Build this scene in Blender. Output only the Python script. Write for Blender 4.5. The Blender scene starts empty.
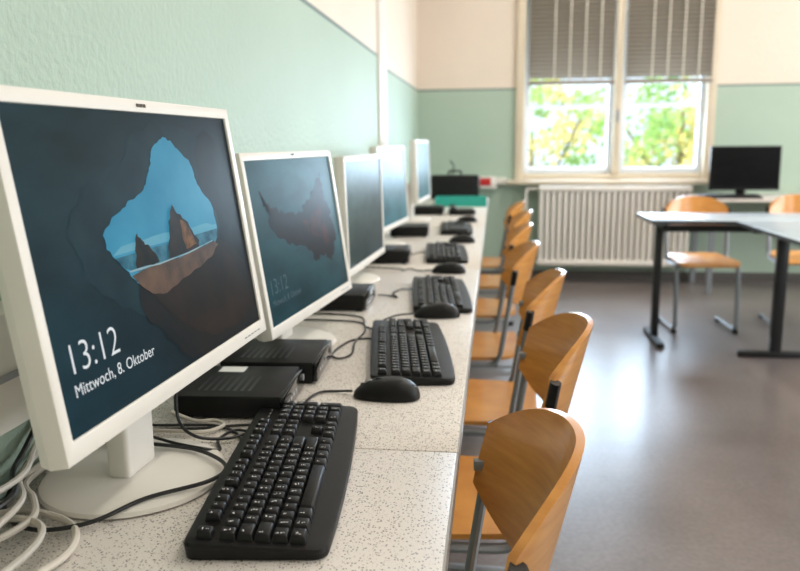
import bpy, bmesh, math, random
from mathutils import Vector, Matrix
random.seed(7)
SC=bpy.context.scene
try:
    SC.view_settings.view_transform='Standard'
except Exception: pass
# ------------------------------------------------------------ helpers
def link(o,parent=None):
    SC.collection.objects.link(o)
    if parent is not None:o.parent=parent
    return o
def empty(name,loc=(0,0,0),rz=0):
    e=bpy.data.objects.new(name,None);e.location=loc;e.rotation_euler=(0,0,rz);e.empty_display_size=.1
    return link(e)
def mat(name,col,rough=.5,metal=0,spec=.5,emis=None,es=1,coat=0,noise=None,bump=None):
    m=bpy.data.materials.new(name);m.use_nodes=True;nt=m.node_tree;b=nt.nodes['Principled BSDF']
    b.inputs['Base Color'].default_value=(*col,1);b.inputs['Roughness'].default_value=rough;b.inputs['Metallic'].default_value=metal
    b.inputs['Specular IOR Level'].default_value=spec;b.inputs['Coat Weight'].default_value=coat
    if emis:
        b.inputs['Emission Color'].default_value=(*emis,1);b.inputs['Emission Strength'].default_value=es
    tc=nt.nodes.new('ShaderNodeTexCoord')
    if noise:
        sc,c2,f0,f1=noise
        n=nt.nodes.new('ShaderNodeTexNoise');n.inputs['Scale'].default_value=sc;n.inputs['Detail'].default_value=5
        nt.links.new(tc.outputs['Object'],n.inputs['Vector'])
        r=nt.nodes.new('ShaderNodeValToRGB');r.color_ramp.elements[0].position=f0;r.color_ramp.elements[1].position=f1
        r.color_ramp.elements[0].color=(*col,1);r.color_ramp.elements[1].color=(*c2,1)
        nt.links.new(n.outputs['Fac'],r.inputs['Fac']);nt.links.new(r.outputs['Color'],b.inputs['Base Color'])
    if bump:
        n=nt.nodes.new('ShaderNodeTexNoise');n.inputs['Scale'].default_value=bump[0];n.inputs['Detail'].default_value=3
        nt.links.new(tc.outputs['Object'],n.inputs['Vector'])
        bp=nt.nodes.new('ShaderNodeBump');bp.inputs['Strength'].default_value=bump[1];bp.inputs['Distance'].default_value=.002
        nt.links.new(n.outputs['Fac'],bp.inputs['Height']);nt.links.new(bp.outputs['Normal'],b.inputs['Normal'])
    return m
def obj(name,verts,faces,m,parent=None,smooth=False,bevel=0,seg=2,mats=None,mi=None):
    me=bpy.data.meshes.new(name);me.from_pydata([tuple(v) for v in verts],[],faces)
    for x in (mats or [m]):me.materials.append(x)
    if mi:
        for p,i in zip(me.polygons,mi):p.material_index=i
    bm=bmesh.new();bm.from_mesh(me);bmesh.ops.recalc_face_normals(bm,faces=bm.faces)
    if bevel:
        bmesh.ops.bevel(bm,geom=[e for e in bm.edges if len(e.link_faces)==2 and e.calc_face_angle(0)>.5],offset=bevel,segments=seg,affect='EDGES',profile=.5)
    bm.to_mesh(me);bm.free()
    o=bpy.data.objects.new(name,me);link(o,parent)
    if smooth or bevel:
        for p in me.polygons:p.use_smooth=True
        try:me.set_sharp_from_angle(angle=math.radians(40))
        except Exception:pass
    return o
def boxv(x0,x1,y0,y1,z0,z1):
    return [(x0,y0,z0),(x1,y0,z0),(x1,y1,z0),(x0,y1,z0),(x0,y0,z1),(x1,y0,z1),(x1,y1,z1),(x0,y1,z1)]
BF=[(0,3,2,1),(4,5,6,7),(0,1,5,4),(1,2,6,5),(2,3,7,6),(3,0,4,7)]
def boxes(name,L,m,parent=None,bevel=0,seg=2):
    V=[];F=[]
    for b in L:
        k=len(V);V+=boxv(*b);F+=[tuple(i+k for i in f) for f in BF]
    return obj(name,V,F,m,parent,bevel=bevel,seg=seg)
def box(name,x0,x1,y0,y1,z0,z1,m,parent=None,bevel=0,seg=2):
    return boxes(name,[(x0,x1,y0,y1,z0,z1)],m,parent,bevel,seg)
def fillet(pts,r,n=5):
    P=[Vector(p) for p in pts];out=[P[0]]
    for i in range(1,len(P)-1):
        a,b,c=P[i-1],P[i],P[i+1];d1=(a-b);d2=(c-b);rr=min(r,d1.length*.48,d2.length*.48)
        p=b+d1.normalized()*rr;q=b+d2.normalized()*rr
        for k in range(n+1):
            t=k/n;out.append(p*(1-t)**2+b*2*t*(1-t)+q*t*t)
    out.append(P[-1]);return out
def sweep(path,prof,V,F,cap=True,upv=Vector((0,0,1))):
    n=len(path);k0=len(V);m=len(prof);prev=None
    for i,p in enumerate(path):
        t=(path[min(i+1,n-1)]-path[max(i-1,0)]).normalized()
        if prev is None:
            s=t.cross(upv)
            if s.length<.1:s=t.cross(Vector((1,0,0)))
            s.normalize()
        else:
            s=(prev-t*prev.dot(t)).normalized()
        prev=s;u=s.cross(t)
        for a,b in prof:V.append(tuple(p+s*a+u*b))
    for i in range(n-1):
        for j in range(m):
            a=k0+i*m+j;b=k0+i*m+(j+1)%m
            F.append((a,b,b+m,a+m))
    if cap:
        F.append(tuple(k0+j for j in range(m))[::-1]);F.append(tuple(k0+(n-1)*m+j for j in range(m)))
def circ(r,n=10,r2=None):
    r2=r2 or r
    return [(r*math.cos(2*math.pi*i/n),r2*math.sin(2*math.pi*i/n)) for i in range(n)]
def tube(name,paths,prof,m,parent=None,upv=Vector((0,0,1))):
    V=[];F=[]
    for p in paths:sweep([Vector(q) for q in p],prof,V,F,upv=upv)
    return obj(name,V,F,m,parent,smooth=True)
def catmull(P,n=8):
    P=[Vector(p) for p in P];Q=[P[0]*2-P[1]]+P+[P[-1]*2-P[-2]];o=[]
    for i in range(1,len(Q)-2):
        for k in range(n):
            t=k/n;a,b,c,d=Q[i-1:i+3]
            o.append(.5*((2*b)+(-a+c)*t+(2*a-5*b+4*c-d)*t*t+(-a+3*b-3*c+d)*t**3))
    o.append(P[-1]);return o
def cable(name,pts,m,r=.0022,parent=None):
    return tube(name,[catmull(pts)],circ(r,8),m,parent)
def lathe(name,prof,m,parent=None,n=32,loc=(0,0,0)):
    V=[];F=[]
    for r,z in prof:
        for i in range(n):
            a=2*math.pi*i/n;V.append((loc[0]+r*math.cos(a),loc[1]+r*math.sin(a),loc[2]+z))
    for j in range(len(prof)-1):
        for i in range(n):
            F.append((j*n+i,j*n+(i+1)%n,(j+1)*n+(i+1)%n,(j+1)*n+i))
    F.append(tuple(range(n))[::-1]);F.append(tuple((len(prof)-1)*n+i for i in range(n)))
    return obj(name,V,F,m,parent,smooth=True)
def dup(name,meshobjs,parent):
    for o in meshobjs:
        q=bpy.data.objects.new(o.name.split('.')[0],o.data);link(q,parent);q.location=o.location;q.rotation_euler=o.rotation_euler
# ------------------------------------------------------------ materials
def wallmat():
    m=bpy.data.materials.new('wall_paint');m.use_nodes=True;nt=m.node_tree;b=nt.nodes['Principled BSDF'];b.inputs['Roughness'].default_value=.55
    g=nt.nodes.new('ShaderNodeNewGeometry');s=nt.nodes.new('ShaderNodeSeparateXYZ');nt.links.new(g.outputs['Position'],s.inputs[0])
    r=nt.nodes.new('ShaderNodeValToRGB');r.color_ramp.interpolation='CONSTANT'
    mr=nt.nodes.new('ShaderNodeMapRange');mr.inputs['From Min'].default_value=0;mr.inputs['From Max'].default_value=4
    nt.links.new(s.outputs['Z'],mr.inputs['Value']);nt.links.new(mr.outputs['Result'],r.inputs['Fac'])
    e=r.color_ramp.elements;e[0].position=0;e[0].color=(.44,.555,.455,1);e[1].position=1.615/4;e[1].color=(.16,.22,.20,1)
    e2=r.color_ramp.elements.new(1.626/4);e2.color=(.84,.72,.61,1)
    n=nt.nodes.new('ShaderNodeTexNoise');n.inputs['Scale'].default_value=2.2;n.inputs['Detail'].default_value=6;nt.links.new(g.outputs['Position'],n.inputs['Vector'])
    mx=nt.nodes.new('ShaderNodeMixRGB');mx.blend_type='MULTIPLY';mx.inputs[0].default_value=.15
    nt.links.new(r.outputs['Color'],mx.inputs[1]);nt.links.new(n.outputs['Fac'],mx.inputs[2]);nt.links.new(mx.outputs[0],b.inputs['Base Color'])
    n2=nt.nodes.new('ShaderNodeTexNoise');n2.inputs['Scale'].default_value=75;n2.inputs['Detail'].default_value=4;nt.links.new(g.outputs['Position'],n2.inputs['Vector'])
    bp=nt.nodes.new('ShaderNodeBump');bp.inputs['Strength'].default_value=.8;bp.inputs['Distance'].default_value=.005
    nt.links.new(n2.outputs['Fac'],bp.inputs['Height']);nt.links.new(bp.outputs['Normal'],b.inputs['Normal'])
    return m
M_wall=wallmat()
M_ceil=mat('ceiling_paint',(.80,.76,.70),.8)
def floormat():
    m=bpy.data.materials.new('linoleum');m.use_nodes=True;nt=m.node_tree;b=nt.nodes['Principled BSDF']
    g=nt.nodes.new('ShaderNodeNewGeometry')
    n=nt.nodes.new('ShaderNodeTexNoise');n.inputs['Scale'].default_value=1.6;n.inputs['Detail'].default_value=8;n.inputs['Roughness'].default_value=.65
    nt.links.new(g.outputs['Position'],n.inputs['Vector'])
    r=nt.nodes.new('ShaderNodeValToRGB');e=r.color_ramp.elements;e[0].position=.3;e[0].color=(.120,.098,.092,1);e[1].position=.72;e[1].color=(.205,.175,.17,1)
    nt.links.new(n.outputs['Fac'],r.inputs['Fac'])
    n2=nt.nodes.new('ShaderNodeTexNoise');n2.inputs['Scale'].default_value=60;n2.inputs['Detail'].default_value=5;nt.links.new(g.outputs['Position'],n2.inputs['Vector'])
    mx=nt.nodes.new('ShaderNodeMixRGB');mx.blend_type='OVERLAY';mx.inputs[0].default_value=.4
    nt.links.new(r.outputs['Color'],mx.inputs[1]);nt.links.new(n2.outputs['Fac'],mx.inputs[2]);nt.links.new(mx.outputs[0],b.inputs['Base Color'])
    mr=nt.nodes.new('ShaderNodeMapRange');mr.inputs['To Min'].default_value=.24;mr.inputs['To Max'].default_value=.37
    nt.links.new(n.outputs['Fac'],mr.inputs['Value']);nt.links.new(mr.outputs['Result'],b.inputs['Roughness'])
    b.inputs['Specular IOR Level'].default_value=.75
    return m
M_floor=floormat()
def deskmat():
    m=bpy.data.materials.new('speckled_laminate');m.use_nodes=True;nt=m.node_tree;b=nt.nodes['Principled BSDF'];b.inputs['Roughness'].default_value=.36
    g=nt.nodes.new('ShaderNodeNewGeometry')
    prev=nt.nodes.new('ShaderNodeRGB');prev.outputs[0].default_value=(.76,.71,.66,1);out=prev.outputs[0]
    for sc,th,col in((230,.30,(.26,.22,.20)),(300,.30,(.10,.085,.08)),(150,.17,(.45,.34,.26)),(420,.27,(.38,.33,.30))):
        v=nt.nodes.new('ShaderNodeTexVoronoi');v.inputs['Scale'].default_value=sc;nt.links.new(g.outputs['Position'],v.inputs['Vector'])
        sp=nt.nodes.new('ShaderNodeSeparateColor');nt.links.new(v.outputs['Color'],sp.inputs[0])
        a=nt.nodes.new('ShaderNodeMath');a.operation='LESS_THAN';a.inputs[1].default_value=th;nt.links.new(v.outputs['Distance'],a.inputs[0])
        c=nt.nodes.new('ShaderNodeMath');c.operation='LESS_THAN';c.inputs[1].default_value=.36;nt.links.new(sp.outputs[0],c.inputs[0])
        k=nt.nodes.new('ShaderNodeMath');k.operation='MULTIPLY';nt.links.new(a.outputs[0],k.inputs[0]);nt.links.new(c.outputs[0],k.inputs[1])
        mx=nt.nodes.new('ShaderNodeMixRGB');nt.links.new(k.outputs[0],mx.inputs[0]);nt.links.new(out,mx.inputs[1]);mx.inputs[2].default_value=(*col,1);out=mx.outputs[0]
    nt.links.new(out,b.inputs['Base Color'])
    return m
M_desk=deskmat()
M_edge=mat('desk_edge_band',(.40,.40,.40),.4)
M_black=mat('black_plastic',(.005,.005,.005),.42,spec=.25,noise=(60,(.008,.008,.008),.3,.7),bump=(900,.15))
M_key=mat('key_plastic',(.005,.005,.0055),.42,spec=.28)
M_gloss=mat('gloss_black',(.005,.005,.006),.14,coat=.3)
M_leg=mat('key_print',(.85,.85,.85),.5)
M_white=mat('white_plastic',(.79,.755,.70),.38,noise=(12,(.75,.715,.66),.3,.7))
M_grey=mat('grey_plastic',(.30,.30,.31),.4)
M_steel=mat('grey_painted_steel',(.24,.26,.28),.35,metal=.35)
M_wcab=mat('white_cable',(.62,.57,.50),.45)
M_bcab=mat('black_cable',(.008,.008,.008),.4)
M_rad=mat('radiator_enamel',(.80,.75,.69),.35)
M_frame=mat('window_enamel',(.70,.60,.46),.4,noise=(6,(.64,.54,.41),.3,.8))
M_sash=mat('window_sash_paint',(.72,.76,.82),.4)
M_table=mat('table_laminate',(.46,.53,.60),.28,noise=(4,(.42,.49,.56),.3,.7))
M_bmet=mat('black_metal',(.012,.012,.014),.4)
M_teal=mat('teal_plastic',(.02,.33,.26),.4)
M_red=mat('red_plastic',(.5,.02,.02),.4)
M_paper=mat('paper',(.8,.8,.78),.7)
def woodmat():
    m=bpy.data.materials.new('beech_plywood');m.use_nodes=True;nt=m.node_tree;b=nt.nodes['Principled BSDF']
    b.inputs['Roughness'].default_value=.28;b.inputs['Coat Weight'].default_value=.35;b.inputs['Coat Roughness'].default_value=.15
    tc=nt.nodes.new('ShaderNodeTexCoord');mp=nt.nodes.new('ShaderNodeMapping');mp.inputs['Scale'].default_value=(6,6,60)
    nt.links.new(tc.outputs['Object'],mp.inputs[0])
    n=nt.nodes.new('ShaderNodeTexNoise');n.inputs['Scale'].default_value=1.5;n.inputs['Detail'].default_value=6;nt.links.new(mp.outputs[0],n.inputs['Vector'])
    r=nt.nodes.new('ShaderNodeValToRGB');e=r.color_ramp.elements;e[0].position=.25;e[0].color=(.56,.215,.036,1);e[1].position=.75;e[1].color=(.76,.35,.075,1)
    nt.links.new(n.outputs['Fac'],r.inputs['Fac']);nt.links.new(r.outputs['Color'],b.inputs['Base Color'])
    return m
M_wood=woodmat()
# ------------------------------------------------------------ room
XL=-.61;XR=4.6;YB=-1.6;YF=6.7;ZC=3.25
box('floor',XL-.4,XR+.3,YB-.3,YF+.35,-.1,0,M_floor)
box('ceiling',XL-.4,XR+.3,YB-.3,YF+.35,ZC,ZC+.15,M_ceil)
box('wall_back',XL-.4,XR+.3,YB-.25,YB,0,ZC,M_wall)
boxes('wall_left',[(XL-.3,XL,YB,4.02,0,ZC),(XL-.3,XL-.055,4.02,YF,0,ZC)],M_wall)
WX0,WX1,WZ0,WZ1=.17,1.80,.87,2.85
boxes('wall_far',[(XL-.3,WX0,YF,YF+.35,0,ZC),(WX1,XR+.3,YF,YF+.35,0,ZC),(WX0,WX1,YF,YF+.35,0,WZ0),(WX0,WX1,YF,YF+.35,WZ1,ZC)],M_wall)
ro=[(.2,2.2),(3.2,5.2)]
boxes('wall_right',[(XR,XR+.3,YB,YF,0,.9),(XR,XR+.3,YB,YF,2.85,ZC),(XR,XR+.3,YB,ro[0][0],.9,2.85),(XR,XR+.3,ro[0][1],ro[1][0],.9,2.85),(XR,XR+.3,ro[1][1],YF,.9,2.85)],M_wall)
for k,(a,b) in enumerate(ro):
    e=empty('window_%d'%(k+2))
    boxes('frame',[(XR+.05,XR+.12,a,a+.07,.9,2.85),(XR+.05,XR+.12,b-.07,b,.9,2.85),(XR+.05,XR+.12,a+.07,b-.07,.9,.97),(XR+.05,XR+.12,a+.07,b-.07,2.78,2.85),(XR+.05,XR+.12,(a+b)/2-.04,(a+b)/2+.04,.97,2.78)],M_sash,e)
box('baseboard_far',XL-.05,XR,YF-.015,YF,0,.08,mat('baseboard_paint',(.10,.09,.085),.5))
boxes('trim_1',[(XL-.055,XL+.016,4.02,4.15,.76,ZC),(XL-.055,XL+.006,4.17,4.29,.76,ZC),(XL-.055,XL-.004,4.31,4.42,.76,ZC)],M_white,None,.004)
# ------------------------------------------------------------ far window
w=empty('window_1')
y0=YF-.03
boxes('casing',[(WX0,WX0+.075,y0,YF+.12,WZ0,WZ1),(WX1-.075,WX1,y0,YF+.12,WZ0,WZ1),(WX0+.075,WX1-.075,y0,YF+.12,WZ1-.075,WZ1),(WX0+.075,WX1-.075,YF-.0,YF+.12,WZ0,WZ0+.05),(.985,1.045,y0+.01,YF+.12,WZ0+.05,WZ1-.075)],M_frame,w,.006)
sash=[]
for a,b in((WX0+.075,.985),(1.045,WX1-.075)):
    yA,yB=YF+.03,YF+.08;z0,z1=WZ0+.05,WZ1-.075
    sash+=[(a,a+.045,yA,yB,z0,z1),(b-.045,b,yA,yB,z0,z1),(a+.045,b-.045,yA,yB,z0,z0+.05),(a+.045,b-.045,yA,yB,z1-.05,z1),(a+.045,b-.045,yA+.01,yB-.01,1.475,1.505)]
boxes('sashes',sash,M_sash,w,.004)
box('handle_plate',1.005,1.025,y0-.005,y0+.01,1.35,1.45,M_grey,w,.003)
box('handle_lever',1.008,1.022,y0-.04,y0-.005,1.40,1.415,M_grey,w,.003)
glass=bpy.data.materials.new('window_glass');glass.use_nodes=True
nt=glass.node_tree;nt.nodes.clear();o_=nt.nodes.new('ShaderNodeOutputMaterial');t_=nt.nodes.new('ShaderNodeBsdfTransparent');g_=nt.nodes.new('ShaderNodeBsdfGlossy');g_.inputs['Roughness'].default_value=.02
mx_=nt.nodes.new('ShaderNodeMixShader');mx_.inputs[0].default_value=.05;nt.links.new(t_.outputs[0],mx_.inputs[1]);nt.links.new(g_.outputs[0],mx_.inputs[2]);nt.links.new(mx_.outputs[0],o_.inputs[0])
boxes('panes',[(WX0+.12,.94,YF+.052,YF+.056,WZ0+.1,WZ1-.125),(1.09,WX1-.12,YF+.052,YF+.056,WZ0+.1,WZ1-.125)],glass,w)
box('sill',WX0-.06,WX1+.04,YF-.14,YF,WZ0-.035,WZ0,M_frame,w,.006)
M_blind=mat('blind_fabric',(.225,.19,.155),.8)
nt=M_blind.node_tree;tr=nt.nodes.new('ShaderNodeBsdfTranslucent');tr.inputs[0].default_value=(.40,.33,.25,1);mx=nt.nodes.new('ShaderNodeMixShader');mx.inputs[0].default_value=.10
nt.links.new(nt.nodes['Principled BSDF'].outputs[0],mx.inputs[1]);nt.links.new(tr.outputs[0],mx.inputs[2]);nt.links.new(mx.outputs[0],nt.nodes['Material Output'].inputs[0])
M_cord=mat('blind_cord',(.62,.56,.48),.7)
M_rail=mat('blind_rail',(.26,.22,.18),.5)
for a,b in((.275,.965),(1.065,1.745)):
    e=empty('pleated_blind')
    V=[];F=[];z=WZ1-.09;k=0
    while z>1.69:
        V+=[(a,y0-.010-(.020 if k%2 else 0),z),(b,y0-.010-(.020 if k%2 else 0),z)];z-=.017;k+=1
    F=[(2*i,2*i+1,2*i+3,2*i+2) for i in range(k-1)]
    obj('fabric',V,F,M_blind,e)
    boxes('rails',[(a-.005,b+.005,y0-.035,y0-.006,1.655,1.69),(a-.005,b+.005,y0-.035,y0-.002,WZ1-.095,WZ1-.065)],M_rail,e,.003)
    boxes('cords',[(a+(b-a)*t-.006,a+(b-a)*t+.006,y0-.036,y0-.034,1.69,WZ1-.09) for t in(.3,.48,.66,.84)],M_cord,e)
# ------------------------------------------------------------ radiator
r=empty('radiator')
V=[];F=[]
n=25;x0,x1=.37,1.62
for i in range(n):
    x=x0+.025+(x1-x0-.05)*i/(n-1)
    for yy in(6.53,6.60):
        p=fillet([(x,yy,.17),(x,yy,.80)],.01)
        sweep([Vector(q) for q in p],[(.016*math.cos(t*math.pi/4),.018*math.sin(t*math.pi/4)) for t in range(8)],V,F)
obj('columns',V,F,M_rad,r,smooth=True)
boxes('headers',[(x0,x1,6.505,6.625,.775,.825),(x0,x1,6.505,6.625,.15,.20)],M_rad,r,.015,3)
boxes('wall_brackets',[(.55,.58,6.6,YF,.2,.24),(1.4,1.43,6.6,YF,.2,.24),(.55,.58,6.6,YF,.72,.76),(1.4,1.43,6.6,YF,.72,.76)],M_rad,r)
tube('pipe',[fillet([(.37,6.57,.175),(.30,6.57,.175),(.30,6.57,.0)],.03),fillet([(.37,6.57,.80),(.27,6.57,.80),(.27,6.57,.0)],.03)],circ(.011),M_rad,r)
boxes('trim_2',[(-.45,-.135,YF-.05,YF,.83,.89),(.025,.105,YF-.05,YF,.83,.89)],M_white,None,.004)
boxes('trim_3',[(XL,XL+.055,-.6,4.0,.855,.995)],M_white,None,.006)
box('trim_4',XL+.0,XL+.06,-.6,4.0,.918,.925,M_grey)
def socket(x,z):
    e=empty('wall_socket');box('plate',x-.04,x+.04,YF-.012,YF,z-.04,z+.04,M_frame,e,.004)
    lathe('insert',[(.022,0),(.022,.004)],M_frame,e,20)
    c=e.children[-1];c.rotation_euler=(math.pi/2,0,0);c.location=(x,YF-.012,z)
socket(-.02,1.22);socket(2.03,1.26)
e=empty('alarm_box');box('housing',-.13,.02,YF-.115,YF,.80,.90,M_white,e,.006);box('panel',-.125,-.03,YF-.12,YF-.114,.825,.89,M_red,e,.002)
# ------------------------------------------------------------ ceiling lamps, out of view, added as fill light for the room
M_diff=mat('fill_lamp_diffuser',(.9,.9,.88),.5,emis=(1,.95,.88),es=1.5)
def fill_lamp(x,y,en):
    e=empty('added_ceiling_lamp',(x,y,0))
    box('housing',-.08,.08,-.75,.75,ZC-.09,ZC,M_white,e,.01)
    box('diffuser',-.07,.07,-.73,.73,ZC-.105,ZC-.088,M_diff,e,.005)
    L=bpy.data.lights.new('fill_light','AREA');L.shape='RECTANGLE';L.size=.16;L.size_y=1.46;L.energy=en;L.color=(1,.92,.81)
    o=bpy.data.objects.new('fill_light',L);link(o,e);o.location=(0,0,ZC-.11)
for x in(1.0,3.2):
    for y,en in((.6,15),(2.9,20),(5.2,25)):fill_lamp(x,y,en)
for k,(a,b) in enumerate(ro):
    L=bpy.data.lights.new('window_skylight','AREA');L.shape='RECTANGLE';L.size=1.8;L.size_y=1.8;L.energy=(70,94)[k];L.color=(.94,.97,1)
    o=bpy.data.objects.new('window_skylight',L);link(o);o.location=(XR+.2,(a+b)/2,1.88);o.rotation_euler=(0,math.pi/2,0)
L=bpy.data.lights.new('window_daylight','AREA');L.shape='RECTANGLE';L.size=1.5;L.size_y=.75;L.energy=95;L.color=(.60,.79,1)
o=bpy.data.objects.new('window_daylight',L);link(o);o.location=(.98,YF+.3,1.3);o.rotation_euler=(-math.pi/2,0,0)
# ------------------------------------------------------------ desk
d=empty('computer_desk')
DX0,DX1=XL+.005,-.045
ys=[-.6,1.02,2.62,3.99,6.2]
for i in range(4):
    a,b=ys[i]+.0012,ys[i+1]-.0012
    box('top_panel_%d'%(i+1),DX0,DX1-.0025,a,b,.722,.75,M_desk,d,.0025)
    box('edge_band_%d'%(i+1),DX1-.003,DX1,a,b,.7225,.7485,M_edge,d)
for i,y in enumerate([-.5,1.02,2.62,4.22,6.1]):
    boxes('leg_frame_%d'%(i+1),[(DX0+.03,DX0+.07,y-.02,y+.02,.02,.70),(DX0+.02,DX1-.08,y-.02,y+.02,0,.03),(DX0+.03,DX1-.1,y-.02,y+.02,.69,.722)],M_steel,d)
box('rear_rail',DX0+.03,DX0+.06,-.5,6.1,.62,.69,M_steel,d)
# ------------------------------------------------------------ keyboard
def build_keyboard(e,legends=True):
    out=[]
    def rc(cx,cy,r,a0):
        return[(cx+r*math.cos(a0+math.pi/2*k/4),cy+r*math.sin(a0+math.pi/2*k/4)) for k in range(5)]
    W,D=.225,.0775
    out+=rc(W-.012,D-.012,.012,0);out+=[(x,D+.0025*(1-(x/W)**2)) for x in(.12,.04,-.04,-.12)]
    out+=rc(-W+.012,D-.012,.012,math.pi/2);out+=rc(-W+.016,-D+.016,.016,math.pi)
    out+=[(x,-D-.006*(1-(x/W)**2)) for x in(-.15,-.08,0,.08,.15)];out+=rc(W-.016,-D+.016,.016,3*math.pi/2)
    def zt(y):return .013+.009*(y+.08)/.16
    V=[];F=[];m=len(out)
    rings=[(1.0,None,0.001),(1.0,0,-.004),(.992,0,-.0008),(.975,0,0)]
    for s,t,dz in rings:
        for x,y in out:
            f=.985 if t is None else 1
            V.append((x*s*f,y*(s if s==1 else 1-(1-s)*2.2)*f,dz if t is None else zt(y)+dz))
    for j in range(3):
        for i in range(m):F.append((j*m+i,j*m+(i+1)%m,(j+1)*m+(i+1)%m,(j+1)*m+i))
    F.append(tuple(range(m))[::-1]);F.append(tuple(3*m+i for i in range(m)))
    obj('body',V,F,M_black,e,smooth=True)
    u=.0188;KV=[];KF=[];LV=[];LF=[]
    rows=[(.056,[1,-1,1,1,1,1,-.5,1,1,1,1,-.5,1,1,1,1]),(.031,[1]*13+[2]),(.0122,[1.5]+[1]*12+[1.5]),(-.0066,[1.75]+[1]*11+[2.25]),(-.0254,[1.25]+[1]*11+[2.75]),(-.0442,[1.25,1.25,1.25,6.25,1.25,1.25,1.25,1.25])]
    def key(x0,x1,yc,h=1):
        g=.0007;y0,y1=yc-u*h/2+g,yc+u*h/2-g;x0+=g;x1-=g
        zb=zt(yc)-.001;ztp=zt(yc)+.0085;i=.0026
        k=len(KV)
        mid=.0006
        KV.extend([(x0,y0,zb),(x1,y0,zb),(x1,y1,zb),(x0,y1,zb),(x0+mid,y0+mid,zb+.004),(x1-mid,y0+mid,zb+.004),(x1-mid,y1-mid,zb+.004),(x0+mid,y1-mid,zb+.004),
          (x0+i,y0+i*.9,ztp-.0004),(x1-i,y0+i*.9,ztp-.0004),(x1-i,y1-i*.6,ztp+.0006),(x0+i,y1-i*.6,ztp+.0006)])
        for a in(0,4):
            for j in range(4):KF.append((k+a+j,k+a+(j+1)%4,k+a+4+(j+1)%4,k+a+4+j))
        KF.append((k+8,k+9,k+10,k+11))
        if legends and (x1-x0)<.06:
            for s in range(random.choice((2,3,4))):
                lx=x0+i+.0018+random.random()*.0026;ly=y1-.0050-random.random()*.0032-(s>=2)*.004;lz=ztp+.0008
                w_,h_=random.choice(((.0032,.0008),(.0008,.0034),(.0026,.0009),(.0009,.0026)))
                q=len(LV);LV.extend([(lx,ly-h_/2,lz),(lx+w_,ly-h_/2,lz),(lx+w_,ly+h_/2,lz),(lx,ly+h_/2,lz)]);LF.append((q,q+1,q+2,q+3))
    for yc,ws in rows:
        x=-.2155
        for wd in ws:
            if wd>0:key(x,x+wd*u,yc)
            x+=abs(wd)*u
    nx=.0735
    for yc in(.056,.031,.0122):
        for i in range(3):key(nx+i*u,nx+(i+1)*u,yc)
    key(nx+u,nx+2*u,-.0254)
    for i in range(3):key(nx+i*u,nx+(i+1)*u,-.0442)
    px=.1365
    for yc in(.031,.0122,-.0066,-.0254):
        for i in range(3):key(px+i*u,px+(i+1)*u,yc)
    key(px,px+2*u,-.0442);key(px+2*u,px+3*u,-.0442)
    key(px+3*u,px+4*u,.031);key(px+3*u,px+4*u,.0028,2);key(px+3*u,px+4*u,-.0348,2)
    obj('keys',KV,KF,M_key,e,bevel=.0006,seg=1)
    if legends:obj('key_legends',LV,LF,M_leg,e)
    boxes('status_lights',[(px+.015+i*.014,px+.021+i*.014,.0548,.0565,zt(.056)-.001,zt(.056)+.0006) for i in range(3)],M_grey,e)
kb0=empty('keyboard',(-.268,.930,.75),math.pi/2+.105);build_keyboard(kb0)
KC=list(kb0.children)
for x,y,a in((-.173,1.529,.146),(-.150,2.13,.104),(-.185,2.96,.08),(-.19,3.85,.06)):
    e=empty('keyboard',(x,y,.75),math.pi/2+a);dup('k',KC,e)
# ------------------------------------------------------------ mouse
def build_mouse(e):
    V=[];F=[];nu,nv=24,12
    for j in range(nv+1):
        t=j/nv
        for i in range(nu):
            a=2*math.pi*i/nu
            ph=t*math.pi/2
            r=math.cos(ph)**.55 if t<1 else 0
            cx,cy=math.cos(a),math.sin(a)
            sx=.0585*math.copysign(abs(cx)**.85,cx);wd=.0305+.002*cx*cx
            sy=wd*math.copysign(abs(cy)**.8,cy)
            x=sx*r;y=sy*r
            z=.002+.033*math.sin(ph)**.9*(1-.28*((x+.0)/.0585)**2)*(1+.18*(x/.0585))
            V.append((x,y,z))
    for j in range(nv):
        for i in range(nu):F.append((j*nu+i,j*nu+(i+1)%nu,(j+1)*nu+(i+1)%nu,(j+1)*nu+i))
    F.append(tuple(range(nu))[::-1])
    o=obj('shell',V,F,M_black,e,smooth=True)
    o=lathe('scroll_wheel',[(.007,-.0035),(.0105,-.003),(.0105,.003),(.007,.0035)],M_grey,e,20);o.rotation_euler=(math.pi/2,0,0);o.location=(-.030,0,.0205)
    boxes('button_seam',[(-.046,-.040,-.0006,.0006,.02,.0245),(-.019,-.004,-.0006,.0006,.02,.0345)],M_gloss,e)
m0=empty('computer_mouse',(-.180,1.245,.75),-.05);build_mouse(m0);MC=list(m0.children)
for x,y,a in((-.14,1.875,.1),(-.15,2.545,-.1),(-.14,3.35,.1),(-.15,4.25,0)):
    e=empty('computer_mouse',(x,y,.75),a);dup('m',MC,e)
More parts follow.
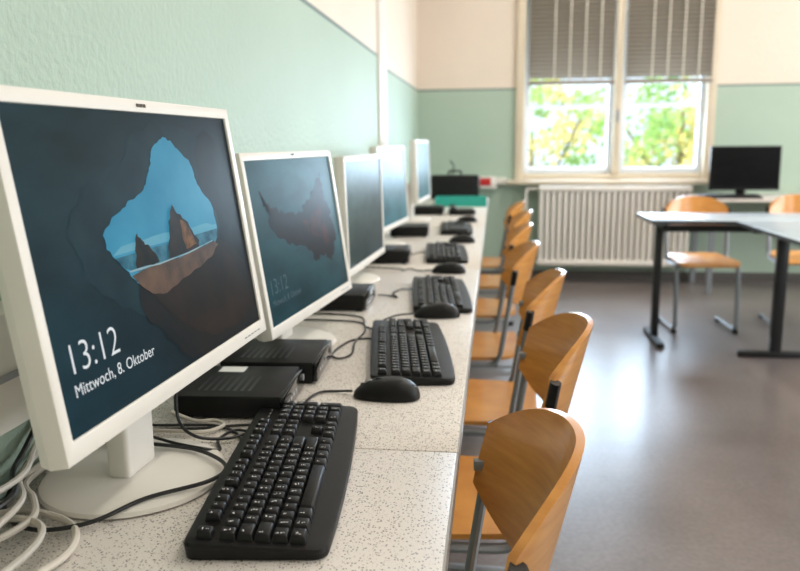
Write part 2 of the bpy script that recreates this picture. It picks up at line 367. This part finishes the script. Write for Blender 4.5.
# ------------------------------------------------------------ monitors
def screenmat(name,c0,c1,c2,c3,seed,lo_=.6,hi_=1.35):
    m=bpy.data.materials.new(name);m.use_nodes=True;nt=m.node_tree;b=nt.nodes['Principled BSDF']
    b.inputs['Base Color'].default_value=(.003,.003,.003,1);b.inputs['Roughness'].default_value=.33;b.inputs['Specular IOR Level'].default_value=.06
    tc=nt.nodes.new('ShaderNodeTexCoord');s=nt.nodes.new('ShaderNodeSeparateXYZ');nt.links.new(tc.outputs['Generated'],s.inputs[0])
    def mix(f,a,bb):
        x=nt.nodes.new('ShaderNodeMixRGB');nt.links.new(f,x.inputs[0])
        for i,v in((1,a),(2,bb)):
            if isinstance(v,tuple):x.inputs[i].default_value=(*v,1)
            else:nt.links.new(v,x.inputs[i])
        return x.outputs[0]
    lo=mix(s.outputs['X'],c0,c1);hi=mix(s.outputs['X'],c2,c3);g=mix(s.outputs['Z'],lo,hi)
    n=nt.nodes.new('ShaderNodeTexNoise');n.inputs['Scale'].default_value=3.5;n.inputs['Detail'].default_value=9;n.noise_dimensions='4D';n.inputs['W'].default_value=seed
    nt.links.new(tc.outputs['Generated'],n.inputs['Vector'])
    mr=nt.nodes.new('ShaderNodeMapRange');mr.inputs['From Min'].default_value=.3;mr.inputs['From Max'].default_value=.7;mr.inputs['To Min'].default_value=lo_;mr.inputs['To Max'].default_value=hi_
    nt.links.new(n.outputs['Fac'],mr.inputs['Value'])
    v=nt.nodes.new('ShaderNodeVectorMath');v.operation='SCALE';nt.links.new(g,v.inputs[0]);nt.links.new(mr.outputs[0],v.inputs['Scale'])
    nt.links.new(v.outputs[0],b.inputs['Emission Color']);b.inputs['Emission Strength'].default_value=1
    return m
MW,MH=.53,.345
SB=.0150;BB=.021
SX0,SX1=-MW/2+SB,MW/2-SB;SZ0,SZ1=BB,MH-.0155
def tiltv(V,t,zb):
    return[(x,y*math.cos(t)+z*math.sin(t),zb+z*math.cos(t)-y*math.sin(t)) for x,y,z in V]
def build_monitor(name,x,y,zb,a,t,scr,art=None,base=M_white,case=M_white,face=math.pi/2,ts=1.0,bo=.085):
    e=empty(name,(x,y,.75),face-a);h=zb-.75
    def tb(nm,L,m,bevel=0,par=e):
        V=[];F=[]
        for b in L:
            k=len(V);V+=boxv(*b);F+=[tuple(i+k for i in f) for f in BF]
        return obj(nm,tiltv(V,t,h),F,m,par,bevel=bevel)
    o=[(-MW/2,0),(MW/2,0),(MW/2,MH),(-MW/2,MH)];i_=[(SX0,SZ0),(SX1,SZ0),(SX1,SZ1),(SX0,SZ1)]
    V=[];F=[]
    for px,pz in o:V.append((px,.02,pz))
    for px,pz in o:V.append((px*.998,.0,pz+(.001 if pz==0 else -.001)))
    for px,pz in i_:V.append((px,.0,pz))
    for px,pz in i_:V.append((px,.006,pz))
    for r_ in range(3):
        for j in range(4):F.append((r_*4+j,r_*4+(j+1)%4,r_*4+4+(j+1)%4,r_*4+4+j))
    obj('bezel',tiltv(V,t,h),F,case,e,bevel=.0015)
    V=[];F=[]
    R=[(0,.02,1,1),(0,.032,.985,.98),(0,.052,.62,.6),(0,.055,.6,.58)]
    for _,yy,sx,sz in R:
        for px,pz in o:V.append((px*sx,yy,MH/2+(pz-MH/2)*sz))
    for r_ in range(3):
        for j in range(4):F.append((r_*4+j,r_*4+(j+1)%4,r_*4+4+(j+1)%4,r_*4+4+j))
    F.append((12,13,14,15))
    obj('rear_shell',tiltv(V,t,h),F,case,e,bevel=.002)
    V=[(SX0,.0035,SZ0),(SX1,.0035,SZ0),(SX1,.0035,SZ1),(SX0,.0035,SZ1)]
    obj('screen',tiltv(V,t,h),[(0,1,2,3)],scr,e)
    if art:art(e,t,h)
    tb('buttons',[(MW/2-.09+k*.013,MW/2-.083+k*.013,-.0012,.002,.009,.0105) for k in range(5)],M_grey)
    tb('badge',[(-.010,-.004,-.0008,.002,MH-.010,MH-.006),(-.002,.004,-.0008,.002,MH-.010,MH-.006),(.006,.011,-.0008,.002,MH-.010,MH-.006)],M_gloss)
    zt=h+.10
    boxes('neck',[(-.035,.035,bo-.012,bo+.018,.012,zt)],base,e,.006,3)
    tb('mount',[(-.045,.045,.05,.078,.06,.15)],base,.004)
    lathe('base_disc',[(.113,0),(.117,.003),(.115,.008),(.107,.0115),(.05,.015),(.0,.0152)],base,e,48,(0,bo,0))
    e.scale=(ts,1,ts)
    return e
def poly(nm,pts,m,e,t,h,layer):
    V=[(SX0+(SX1-SX0)*s,.0035-.0003*layer,SZ0+(SZ1-SZ0)*q) for s,q in pts]
    o=obj(nm,tiltv(V,t,h),[tuple(range(len(V)))],m,e)
    return o
def emat(name,c,c2=None,sc=20,p0=.35,p1=.65):
    m=bpy.data.materials.new(name);m.use_nodes=True;nt=m.node_tree;b=nt.nodes['Principled BSDF']
    b.inputs['Base Color'].default_value=(.003,.003,.003,1);b.inputs['Roughness'].default_value=.33;b.inputs['Specular IOR Level'].default_value=.06
    b.inputs['Emission Color'].default_value=(*c,1);b.inputs['Emission Strength'].default_value=1
    if c2:
        tc=nt.nodes.new('ShaderNodeTexCoord');n=nt.nodes.new('ShaderNodeTexNoise');n.inputs['Scale'].default_value=sc;n.inputs['Detail'].default_value=8
        nt.links.new(tc.outputs['Object'],n.inputs['Vector']);r_=nt.nodes.new('ShaderNodeValToRGB');r_.color_ramp.elements[0].position=p0;r_.color_ramp.elements[1].position=p1
        r_.color_ramp.elements[0].color=(*c,1);r_.color_ramp.elements[1].color=(*c2,1);nt.links.new(n.outputs['Fac'],r_.inputs['Fac']);nt.links.new(r_.outputs[0],b.inputs['Emission Color'])
    return m
def jag(pts,amp,n=4,seed=1):
    rr=random.Random(seed);o=[]
    for i in range(len(pts)):
        a=pts[i];b=pts[(i+1)%len(pts)]
        for k in range(n):
            t=k/n;w_=0 if k==0 else amp
            o.append((a[0]+(b[0]-a[0])*t+rr.uniform(-w_,w_),a[1]+(b[1]-a[1])*t+rr.uniform(-w_,w_)))
    return o
def text(nm,s,size,sx,sz,m,e,t,h,off=0):
    c=bpy.data.curves.new(nm,'FONT');c.body=s;c.size=size;c.offset=off;ob=bpy.data.objects.new(nm,c);SC.collection.objects.link(ob)
    bpy.context.view_layer.update();dg=bpy.context.evaluated_depsgraph_get()
    me=bpy.data.meshes.new_from_object(ob.evaluated_get(dg));bpy.data.objects.remove(ob)
    X=SX0+(SX1-SX0)*sx;Z=SZ0+(SZ1-SZ0)*sz
    for v in me.vertices:
        p=tiltv([(X+v.co.x,.0035-.0022,Z+v.co.y)],t,h)[0];v.co=p
    me.materials.clear();me.materials.append(m);o=bpy.data.objects.new(nm,me);link(o,e)
A_sky=emat('wallpaper_sky',(.022,.20,.33),(.05,.28,.42),7);A_sea=emat('wallpaper_sea',(.010,.075,.12),(.05,.19,.26),60);A_sand=emat('wallpaper_sand',(.06,.045,.040),(.15,.09,.06),26)
A_glow=emat('wallpaper_horizon',(.13,.35,.45),(.07,.30,.42),9)
A_sand2=emat('wallpaper_wet_sand',(.010,.011,.012),(.026,.018,.015),14)
A_sand3=emat('wallpaper_wet_sand_edge',(.008,.012,.015),(.016,.015,.015),14)
A_foam=emat('wallpaper_surf',(.26,.38,.42))
A_rock=emat('wallpaper_rock',(.030,.018,.013),(.007,.011,.012),50);A_rockl=emat('wallpaper_rock_sunlit',(.20,.09,.03),(.06,.03,.016),70)
A_txt=emat('clock_text',(.75,.78,.8));A_txt2=emat('clock_text_dim',(.09,.13,.15))
A_cliff=emat('wallpaper_cliff_face',(.006,.022,.031),(.012,.036,.045),16)
A_cliff2=emat('wallpaper_cliff_shadow',(.004,.010,.014),(.008,.018,.022),20)
A_red=emat('wallpaper_redrock',(.010,.006,.007),(.005,.006,.008),25);A_red2=emat('wallpaper_redrock_lit',(.055,.010,.008),(.010,.006,.007),40)
def art1(e,t,h):
    cave=[(.243,.578),(.29,.63),(.34,.655),(.376,.68),(.43,.70),(.462,.73),(.49,.78),(.505,.82),(.525,.865),(.555,.885),(.59,.91),(.63,.895),(.66,.86),(.70,.82),(.725,.78),(.735,.72),(.758,.67),(.80,.62),(.812,.53),(.80,.46),(.77,.42),(.68,.41),(.573,.40),(.48,.385),(.37,.355),(.33,.40),(.30,.446),(.27,.49),(.245,.527)]
    poly('wallpaper_cliff',jag([(.12,.60),(.20,.74),(.36,.80),(.44,.92),(.60,.985),(.78,.93),(.86,.76),(.90,.52),(.86,.36),(.60,.28),(.34,.26),(.18,.42)],.02,5,13),A_cliff,e,t,h,1)
    poly('wallpaper_cliff_shadow',jag([(.735,.71),(.758,.66),(.80,.62),(.83,.53),(.81,.45),(.90,.40),(.97,.60),(.95,.85),(.84,.94),(.76,.86)],.015,4,23),A_cliff2,e,t,h,1.5)
    poly('wallpaper_sky',jag(cave,.006,3,3),A_sky,e,t,h,2)
    poly('wallpaper_horizon',jag([(.262,.50),(.30,.525),(.45,.535),(.60,.53),(.74,.535),(.808,.52),(.808,.495)],.004,3,2),A_glow,e,t,h,2.5)
    poly('wallpaper_sea',[(.27,.49),(.808,.50),(.80,.46),(.77,.43),(.573,.42),(.36,.42),(.30,.446)],A_sea,e,t,h,3)
    poly('wallpaper_wet_sand_edge',jag([(.33,.40),(.37,.355),(.80,.46),(.90,.40),(.995,.22),(.995,.02),(.52,.02),(.42,.14),(.34,.28)],.02,4,15),A_sand3,e,t,h,2.4)
    poly('wallpaper_wet_sand',jag([(.37,.357),(.60,.41),(.78,.44),(.86,.37),(.95,.22),(.97,.08),(.84,.04),(.66,.06),(.52,.16),(.42,.28)],.012,4,6),A_sand2,e,t,h,3.3)
    poly('wallpaper_beach',jag([(.32,.415),(.45,.425),(.60,.43),(.77,.45),(.80,.43),(.74,.385),(.66,.36),(.55,.34),(.46,.31),(.40,.325),(.365,.355)],.005,3,5),A_sand,e,t,h,4)
    poly('wallpaper_surf',jag([(.31,.435),(.45,.430),(.60,.436),(.76,.455),(.76,.451),(.60,.430),(.45,.424),(.32,.429)],.002,3,5),A_foam,e,t,h,5)
    poly('wallpaper_stack_1',jag([(.345,.435),(.352,.50),(.362,.54),(.375,.565),(.39,.53),(.41,.51),(.43,.48),(.45,.435)],.006,3,2),A_rock,e,t,h,6)
    poly('wallpaper_stack_2',jag([(.50,.435),(.515,.50),(.53,.555),(.545,.60),(.565,.64),(.585,.60),(.62,.57),(.65,.52),(.68,.47),(.67,.445)],.006,3,4),A_rock,e,t,h,6)
    poly('wallpaper_stack_sunlit',jag([(.60,.45),(.59,.52),(.592,.575),(.62,.555),(.642,.51),(.662,.46)],.004,3,4),A_rockl,e,t,h,6.5)
    text('clock_text','13:12',.042,.030,.185,A_txt,e,t,h,-.0005);text('date_text','Mittwoch, 8. Oktober',.0172,.038,.115,A_txt,e,t,h,0)
def art2(e,t,h):
    s=[(.10,.82),(.14,.74),(.22,.70),(.32,.645),(.42,.64),(.50,.63),(.57,.68),(.66,.72),(.74,.79),(.82,.88),(.85,.80),(.84,.72),(.88,.62),(.90,.50),(.92,.38),(.86,.28),(.80,.22),(.74,.28),(.66,.30),(.60,.26),(.52,.36),(.42,.42),(.32,.44),(.22,.50),(.15,.58),(.16,.66),(.11,.72)]
    poly('wallpaper_rock',jag(s,.018,4,8),A_red,e,t,h,1)
    poly('wallpaper_rock_lit',jag([(.50,.56),(.60,.58),(.74,.64),(.80,.56),(.84,.42),(.78,.34),(.70,.42),(.56,.48)],.02,4,9),A_red2,e,t,h,2)
    text('clock_text','13:12',.042,.030,.185,A_txt2,e,t,h,-.0005);text('date_text','Mittwoch, 8. Oktober',.0172,.038,.115,A_txt2,e,t,h,0)
S1=screenmat('screen_image_cave',(.006,.026,.038),(.006,.007,.009),(.012,.038,.046),(.006,.018,.027),1)
S2=screenmat('screen_image_rock',(.006,.042,.055),(.012,.050,.062),(.014,.060,.072),(.045,.135,.155),2)
S3=screenmat('screen_image_dark',(.030,.055,.050),(.03,.045,.042),(.08,.13,.11),(.05,.09,.08),3)
S4=screenmat('screen_image_teal',(.03,.14,.17),(.05,.17,.19),(.015,.06,.075),(.04,.11,.12),4)
build_monitor('computer_monitor',-.374,.887,.884,.045,.145,S1,art1,ts=1.025,bo=.092)
build_monitor('computer_monitor',-.374,1.574,.828,.094,.145,S2,art2)
build_monitor('computer_monitor',-.394,2.37,.805,.052,.03,S3)
build_monitor('computer_monitor',-.415,3.25,.83,.09,.065,S4)
build_monitor('computer_monitor',-.395,4.38,.86,.045,.04,S4)
# ------------------------------------------------------------ mini PCs
def build_pc(e,w=.170,dp=.18,h=.045,label=False):
    box('case',-dp/2,dp/2-.008,-w/2,w/2,.004,h,M_black,e,.003)
    box('front_panel',dp/2-.008,dp/2,-w/2+.001,w/2-.001,.005,h-.001,M_gloss,e,.002)
    boxes('front_ports',[(dp/2-.001,dp/2+.0008,-.06+k*.02,-.047+k*.02,.018,.024) for k in range(4)],M_grey,e)
    lathe('power_button',[(.006,0),(.006,.0015)],M_grey,e,16)
    c=e.children[-1];c.rotation_euler=(0,math.pi/2,0);c.location=(dp/2,.07,.024)
    boxes('feet',[(sx*.07-.008,sx*.07+.008,sy*.07-.008,sy*.07+.008,0,.0045) for sx in(-1,1) for sy in(-1,1)],M_bmet,e)
    boxes('vent_slots',[(-.06+k*.012,-.055+k*.012,-.06,.02,h-.001,h+.0006) for k in range(8)],M_bmet,e)
    if label:box('label',-.055,-.01,.045,.075,h-.001,h+.0007,M_paper,e)
for i,(x,y,a,hh) in enumerate(((-.42,1.195,.06,.040),(-.410,1.382,.05,.042),(-.42,2.0,.0,.045),(-.40,2.80,.05,.05),(-.40,3.62,.05,.05),(-.40,4.75,.0,.05))):
    e=empty('mini_computer',(x,y,.75),a);build_pc(e,h=hh,label=(i==0))
# ------------------------------------------------------------ cables
Z=.7535
def P(*l):return[(a,b,(c[0] if c else Z)) for a,b,*c in l]
cable('keyboard_cable',P((-.335,1.0,.757),(-.35,1.03),(-.362,1.055),(-.39,1.06),(-.40,1.02),(-.385,.985),(-.40,.955,.768),(-.44,.965,.769),(-.50,.99,.769),(-.555,1.0,.765),(-.595,.98)),M_bcab)
cable('monitor_cable',P((-.597,.86,.78),(-.59,.80),(-.55,.755),(-.50,.735,.757),(-.45,.755,.760),(-.41,.805,.766),(-.350,.855,.768),(-.345,.90,.769),(-.40,.945,.769),(-.47,.955,.771),(-.53,.96,.769),(-.58,.99,.762),(-.598,1.05,.762)),M_bcab,.0027)
cable('monitor_cable',P((-.318,.79,.7535),(-.335,.82,.7535),(-.343,.85),(-.347,.90),(-.35,.97),(-.375,1.04),(-.42,1.075),(-.47,1.075),(-.53,1.07),(-.59,1.10)),M_bcab,.0022)
cable('monitor_cable',P((-.46,1.02,.84),(-.45,1.0,.79),(-.42,.99,.770),(-.385,1.02,.757),(-.36,1.06),(-.34,1.09),(-.318,1.12),(-.325,1.16),(-.34,1.18,.757)),M_bcab,.0024)
cable('mouse_cable',P((-.242,1.25,.758),(-.27,1.26),(-.30,1.25),(-.312,1.20),(-.300,1.15),(-.31,1.10),(-.335,1.075),(-.37,1.085),(-.40,1.078),(-.45,1.062),(-.53,1.05)),M_bcab)
cable('keyboard_cable',P((-.25,1.60,.757),(-.28,1.63),(-.315,1.60),(-.33,1.50),(-.31,1.465),(-.29,1.50),(-.30,1.60),(-.295,1.70),(-.32,1.78),(-.40,1.80),(-.50,1.80)),M_bcab)
cable('mouse_cable',P((-.20,1.87,.758),(-.24,1.87),(-.27,1.80),(-.26,1.72),(-.30,1.74),(-.33,1.84),(-.42,1.87),(-.54,1.86)),M_bcab)
cable('keyboard_cable',P((-.225,2.2,.757),(-.27,2.22),(-.29,2.15),(-.27,2.1),(-.30,2.12),(-.33,2.13)),M_bcab)
cable('mouse_cable',P((-.207,2.55,.758),(-.25,2.56),(-.29,2.6),(-.31,2.56),(-.33,2.60),(-.50,2.64)),M_bcab)
cable('keyboard_cable',P((-.26,3.0,.757),(-.30,3.0),(-.32,2.95),(-.40,2.98),(-.52,2.99)),M_bcab)
for k,pts in enumerate([P((-.52,.50,.757),(-.475,.60,.757),(-.445,.68,.757),(-.46,.735,.757),(-.50,.765,.757),(-.56,.775,.757),(-.592,.73,.757),(-.57,.68,.757),(-.53,.69,.765),(-.515,.74,.768),(-.545,.79,.766),(-.58,.83,.766),(-.598,.93,.757),(-.6,1.05,.757)),
    P((-.54,.46,.757),(-.49,.58,.765),(-.475,.67,.768),(-.495,.725,.768),(-.545,.74,.766),(-.585,.71,.766),(-.598,.76,.768),(-.592,.85,.768),(-.598,1.0,.765)),
    P((-.555,.60,.757),(-.53,.68,.777),(-.54,.76,.778),(-.575,.81,.78),(-.596,.87,.78),(-.598,.95,.80),(-.6,1.0,.83)),
    P((-.60,.64,.79),(-.56,.70,.80),(-.55,.78,.80),(-.575,.85,.81),(-.597,.93,.82),(-.6,1.02,.82)),
    P((-.59,1.02,.757),(-.56,1.05,.76),(-.545,1.09,.80),(-.53,1.085,.82),(-.50,1.04,.88),(-.48,1.0,.93))]):
    cable('white_cable',pts,M_wcab,(.0042,.0042,.0040,.0038,.003)[k])
cable('power_cable',P((-.60,.55),(-.56,.63,.785),(-.54,.74,.79),(-.575,.80,.795),(-.597,.86,.80),(-.6,.92,.84)),M_bcab,.0035)
cable('white_cable',P((-.50,1.085,.77),(-.46,1.085,.757),(-.43,1.09,.757),(-.41,1.07,.757),(-.43,1.04,.757),(-.47,1.04,.757),(-.53,1.04,.757)),M_wcab,.003)
# ------------------------------------------------------------ chairs
def build_chair(e):
    V=[];F=[];nx,ny=14,10
    def sx(u):return -.20+.38*u
    for top in(1,0):
        for i in range(nx+1):
            for j in range(ny+1):
                u=i/nx;v=j/ny*2-1
                hw=.195-.02*u-.03*(abs(2*u-1)**8)
                x=sx(u)
                z=.452-.018*max(0,(.18-u)/.18)**2+.012*max(0,(u-.8)/.2)**2-.006*(1-v*v)*math.sin(math.pi*u)
                V.append((x,v*hw,z if top else z-.011))
    def id_(t,i,j):return t*(nx+1)*(ny+1)+i*(ny+1)+j
    for t in(0,1):
        for i in range(nx):
            for j in range(ny):
                f=(id_(t,i,j),id_(t,i+1,j),id_(t,i+1,j+1),id_(t,i,j+1));F.append(f if t==0 else f[::-1])
    for i in range(nx):
        for j in(0,ny):F.append((id_(0,i,j),id_(0,i+1,j),id_(1,i+1,j),id_(1,i,j)))
    for j in range(ny):
        for i in(0,nx):F.append((id_(0,i,j),id_(0,i,j+1),id_(1,i,j+1),id_(1,i,j)))
    obj('seat',V,F,M_wood,e,smooth=True)
    V=[];F=[];nx,ny=24,12
    for s in(0,1):
        for i in range(nx+1):
            v=i/nx*2-1
            hh=.106*(1-.55*abs(v)**3.2)
            cx=.205-.080*abs(v)**1.9;dx=.080*1.9*abs(v)**.9*(1 if v>0 else -1)/.2
            nrm=Vector((1,dx,0)).normalized()
            for j in range(ny+1):
                w_=j/ny*2-1
                zz=.718+hh*w_+.006*(1-v*v)
                ln=.24*(zz-.68)
                yy=v*.195*(1-.035*abs(w_)**4)
                V.append((cx+ln+nrm.x*.011*s,yy+nrm.y*.011*s,zz))
    def ib(t,i,j):return t*(nx+1)*(ny+1)+i*(ny+1)+j
    for t in(0,1):
        for i in range(nx):
            for j in range(ny):
                F.append((ib(t,i,j),ib(t,i+1,j),ib(t,i+1,j+1),ib(t,i,j+1)))
    for i in range(nx):
        for j in(0,ny):F.append((ib(0,i,j),ib(0,i+1,j),ib(1,i+1,j),ib(1,i,j)))
    for j in range(ny):
        for i in(0,nx):F.append((ib(0,i,j),ib(0,i,j+1),ib(1,i,j+1),ib(1,i,j)))
    obj('backrest',V,F,M_wood,e,smooth=True)
    paths=[]
    for s in(-1,1):
        y=s*.187
        paths.append(fillet([(.20,y,.024),(-.17,y,.024),(-.13,y,.425),(.105,y,.425),(.152,s*.200,.735)],.05,6))
    tube('frame',paths,circ(.0085,10,.0145),M_steel,e,upv=Vector((0,1,0)))
    tube('crossbars',[[(-.13,-.187,.425),(-.13,.187,.425)],[(.095,-.187,.425),(.095,.187,.425)]],circ(.009,8),M_steel,e)
    cp=[];
    for s in(-1,1):
        cp.append([(.1485,s*.199,.712),(.1547,s*.2015,.752),(.156,s*.202,.760)])
    tube('post_caps',cp,circ(.0105,10,.0165),M_black,e,upv=Vector((0,1,0)))
    boxes('feet',[(x-.02,x+.02,s*.187-.013,s*.187+.013,0,.022) for s in(-1,1) for x in(.175,-.15)],M_black,e,.004)
    boxes('back_rivets',[(.124,.156,s*.187-.004,s*.194+.004,.690,.706) for s in(-1,1)],M_steel,e,.002)
c0=empty('classroom_chair',(-.138,.90,0),.06);build_chair(c0);CC=list(c0.children)
for x,y,a in((-.052,1.52,.05),(-.052,2.12,-.04),(-.088,2.74,.03),(-.08,3.40,0),(-.05,4.08,.02),(-.06,4.75,0),(1.31,4.97,math.pi/2+.05),(1.98,5.10,math.pi/2-.1)):
    e=empty('classroom_chair',(x,y,0),a);dup('c',CC,e)
# ------------------------------------------------------------ tables on the right
def table(x0,x1,y0_,y1_,axis):
    e=empty('classroom_table',((x0+x1)/2,(y0_+y1_)/2,0))
    hx,hy=(x1-x0)/2,(y1_-y0_)/2
    box('top',-hx,hx,-hy,hy,.727,.75,M_table,e,.004)
    box('edge',-hx-.002,hx+.002,-hy-.002,hy+.002,.730,.745,M_bmet,e)
    if axis=='x':
        for s in(-1,1):
            x=s*(hx-.09)
            boxes('leg_%d'%(s+2),[(x-.02,x+.02,-.03,.03,.03,.70)],M_bmet,e,.006)
            boxes('foot_%d'%(s+2),[(x-.022,x+.022,-hy+.03,hy-.03,0,.035),(x-.02,x+.02,-hy+.06,hy-.06,.69,.727)],M_bmet,e,.008)
        box('beam',-hx+.09,hx-.09,-.012,.012,.66,.70,M_bmet,e)
    else:
        for s in(-1,1):
            y=s*(hy-.07)
            boxes('leg_%d'%(s+2),[(-.03,.03,y-.02,y+.02,.03,.70)],M_bmet,e,.006)
            boxes('foot_%d'%(s+2),[(-hx+.03,hx-.03,y-.022,y+.022,0,.035),(-hx+.06,hx-.06,y-.02,y+.02,.69,.727)],M_bmet,e,.008)
        box('beam',-.012,.012,-hy+.07,hy-.07,.66,.70,M_bmet,e)
    return e
table(.88,2.18,4.38,4.86,'x')
table(1.33,1.78,3.05,4.365,'y')
e=empty('wall_desk');box('top',1.60,3.2,6.05,YF-.01,.725,.75,M_desk,e,.003)
boxes('legs',[(x,x+.04,y,y+.04,0,.725) for x in(1.66,3.1) for y in(6.1,6.6)],M_steel,e)
S5=screenmat('screen_off',(.004,.004,.005),(.004,.004,.005),(.006,.006,.006),(.005,.005,.005),5)
build_monitor('computer_monitor',1.95,6.30,.80,0,.03,S5,base=M_black,case=M_black,face=0,ts=1.0)
e=empty('keyboard',(1.80,6.14,.75),0.05);dup('k',KC,e)
# ------------------------------------------------------------ far end of the long desk
e=empty('laptop_case',(-.31,6.05,.75),.05);box('body',-.19,.19,-.05,.05,0,.19,M_black,e,.02,3)
tube('carry_handle',[fillet([(-.05,0,.185),(-.05,0,.22),(.05,0,.22),(.05,0,.185)],.02)],circ(.007),M_black,e)
cable('antenna',[(-.02,.02,.19),(-.01,.02,.26),(-.04,.02,.30)],M_black,.005,e)
e=empty('document_tray',(-.235,5.45,.75),.03)
boxes('tray',[(-.18,.18,-.15,.15,0,.006),(-.18,.18,-.15,-.144,.006,.055),(-.18,.18,.144,.15,.006,.055),(-.18,-.174,-.144,.144,.006,.055)],M_teal,e)
box('papers',-.155,.165,-.12,.12,.007,.02,M_paper,e)
e=empty('desk_phone',(-.20,4.75,.75),.1)
box('body',-.08,.08,-.09,.09,0,.03,M_black,e,.008)
box('handset',-.075,-.035,-.09,.09,.031,.055,M_gloss,e,.01,3)
# ------------------------------------------------------------ outside
G=mat('lawn',(.10,.22,.04),.9,noise=(1,(.2,.3,.06),.3,.7))
box('ground_outside',-40,40,YF+1.5,60,-3.4,-3.3,G)
def leafmat(nm,c):
    m=bpy.data.materials.new(nm);m.use_nodes=True;nt=m.node_tree;b=nt.nodes['Principled BSDF'];b.inputs['Roughness'].default_value=.6
    b.inputs['Base Color'].default_value=(*c,1)
    tr=nt.nodes.new('ShaderNodeBsdfTranslucent');tr.inputs[0].default_value=(*c,1);mx=nt.nodes.new('ShaderNodeMixShader');mx.inputs[0].default_value=.5
    nt.links.new(b.outputs[0],mx.inputs[1]);nt.links.new(tr.outputs[0],mx.inputs[2]);nt.links.new(mx.outputs[0],nt.nodes['Material Output'].inputs[0])
    return m
LM=[leafmat('leaf_green',(.42,.66,.22)),leafmat('leaf_yellow',(.84,.74,.32)),leafmat('leaf_dark',(.22,.46,.16))]
M_bark=mat('bark',(.12,.09,.07),.9,noise=(15,(.2,.15,.1),.3,.7))
def tree(x,y,zc,rad,seed):
    rr=random.Random(seed);e=empty('tree',(x,y,0))
    tube('trunk',[[(0,0,-3.3),(.1,.05,-1),(0,0,zc+rad*.4)]],circ(.08,10),M_bark,e)
    br=[]
    for k in range(7):
        a=k*.9;br.append([(0,0,zc-rad*.6+k*.1),(rad*.4*math.cos(a),rad*.4*math.sin(a),zc-rad*.2+k*.1),(rad*.7*math.cos(a),rad*.7*math.sin(a),zc+rad*.1+k*.15)])
    tube('branches',br,circ(.025,6),M_bark,e)
    V=[];F=[];mi=[]
    cl=[]
    for k in range(36):
        while True:
            p=Vector((rr.uniform(-1,1),rr.uniform(-1,1),rr.uniform(-1,1)))
            if p.length<1:break
        cl.append((p*rad,rr.choice((0,0,0,1,1,2)),rr.uniform(.3,.6)))
    for c,mm,cr in cl:
        for k in range(85):
            p=Vector((rr.gauss(0,1),rr.gauss(0,1),rr.gauss(0,1)))*cr*.5+c+Vector((0,0,zc))
            n_=Vector((rr.gauss(0,1),rr.gauss(0,1),rr.gauss(0,1))).normalized();s=n_.orthogonal().normalized();u_=n_.cross(s);q=rr.uniform(.06,.11)
            k0=len(V);V+=[p-s*q,p-u_*q*.6,p+s*q,p+u_*q*.6];F.append((k0,k0+1,k0+2,k0+3));mi.append(mm)
    me=bpy.data.meshes.new('leaves');me.from_pydata([tuple(v) for v in V],[],F)
    for x_ in LM:me.materials.append(x_)
    for p_,i_ in zip(me.polygons,mi):p_.material_index=i_
    link(bpy.data.objects.new('leaves',me),e)
tree(.7,16,.5,2.0,1);tree(3.9,17,.8,2.1,2);tree(7.0,19,.6,2.4,3);tree(-1.9,19,.4,2.2,4)
# ------------------------------------------------------------ sun, sky
L=bpy.data.lights.new('sun','SUN');L.energy=9;L.angle=.02;L.color=(1,.96,.88);o=bpy.data.objects.new('sun',L);link(o)
o.rotation_euler=Vector((-.25,-.75,.7)).to_track_quat('Z','Y').to_euler()
W=bpy.data.worlds.new('world');SC.world=W;W.use_nodes=True;bg=W.node_tree.nodes['Background'];bg.inputs[0].default_value=(.74,.88,1,1);bg.inputs[1].default_value=1.6
# ------------------------------------------------------------ camera
yaw,pitch,roll=.124,.184,.009
Fv=Vector((-math.sin(yaw)*math.cos(pitch),math.cos(yaw)*math.cos(pitch),-math.sin(pitch)))
R=Vector((math.cos(yaw),math.sin(yaw),0));U=R.cross(Fv)
R2=R*math.cos(roll)-U*math.sin(roll);U2=U*math.cos(roll)+R*math.sin(roll)
cd=bpy.data.cameras.new('camera');cd.sensor_width=36;cd.lens=759*36/800;cd.clip_start=.02
co=bpy.data.objects.new('camera',cd);link(co)
mt=Matrix((R2,U2,-Fv)).transposed().to_4x4();mt.translation=Vector((0,0,1.181));co.matrix_world=mt
cd.dof.use_dof=True;cd.dof.focus_distance=1.0;cd.dof.aperture_fstop=4.8
SC.camera=co
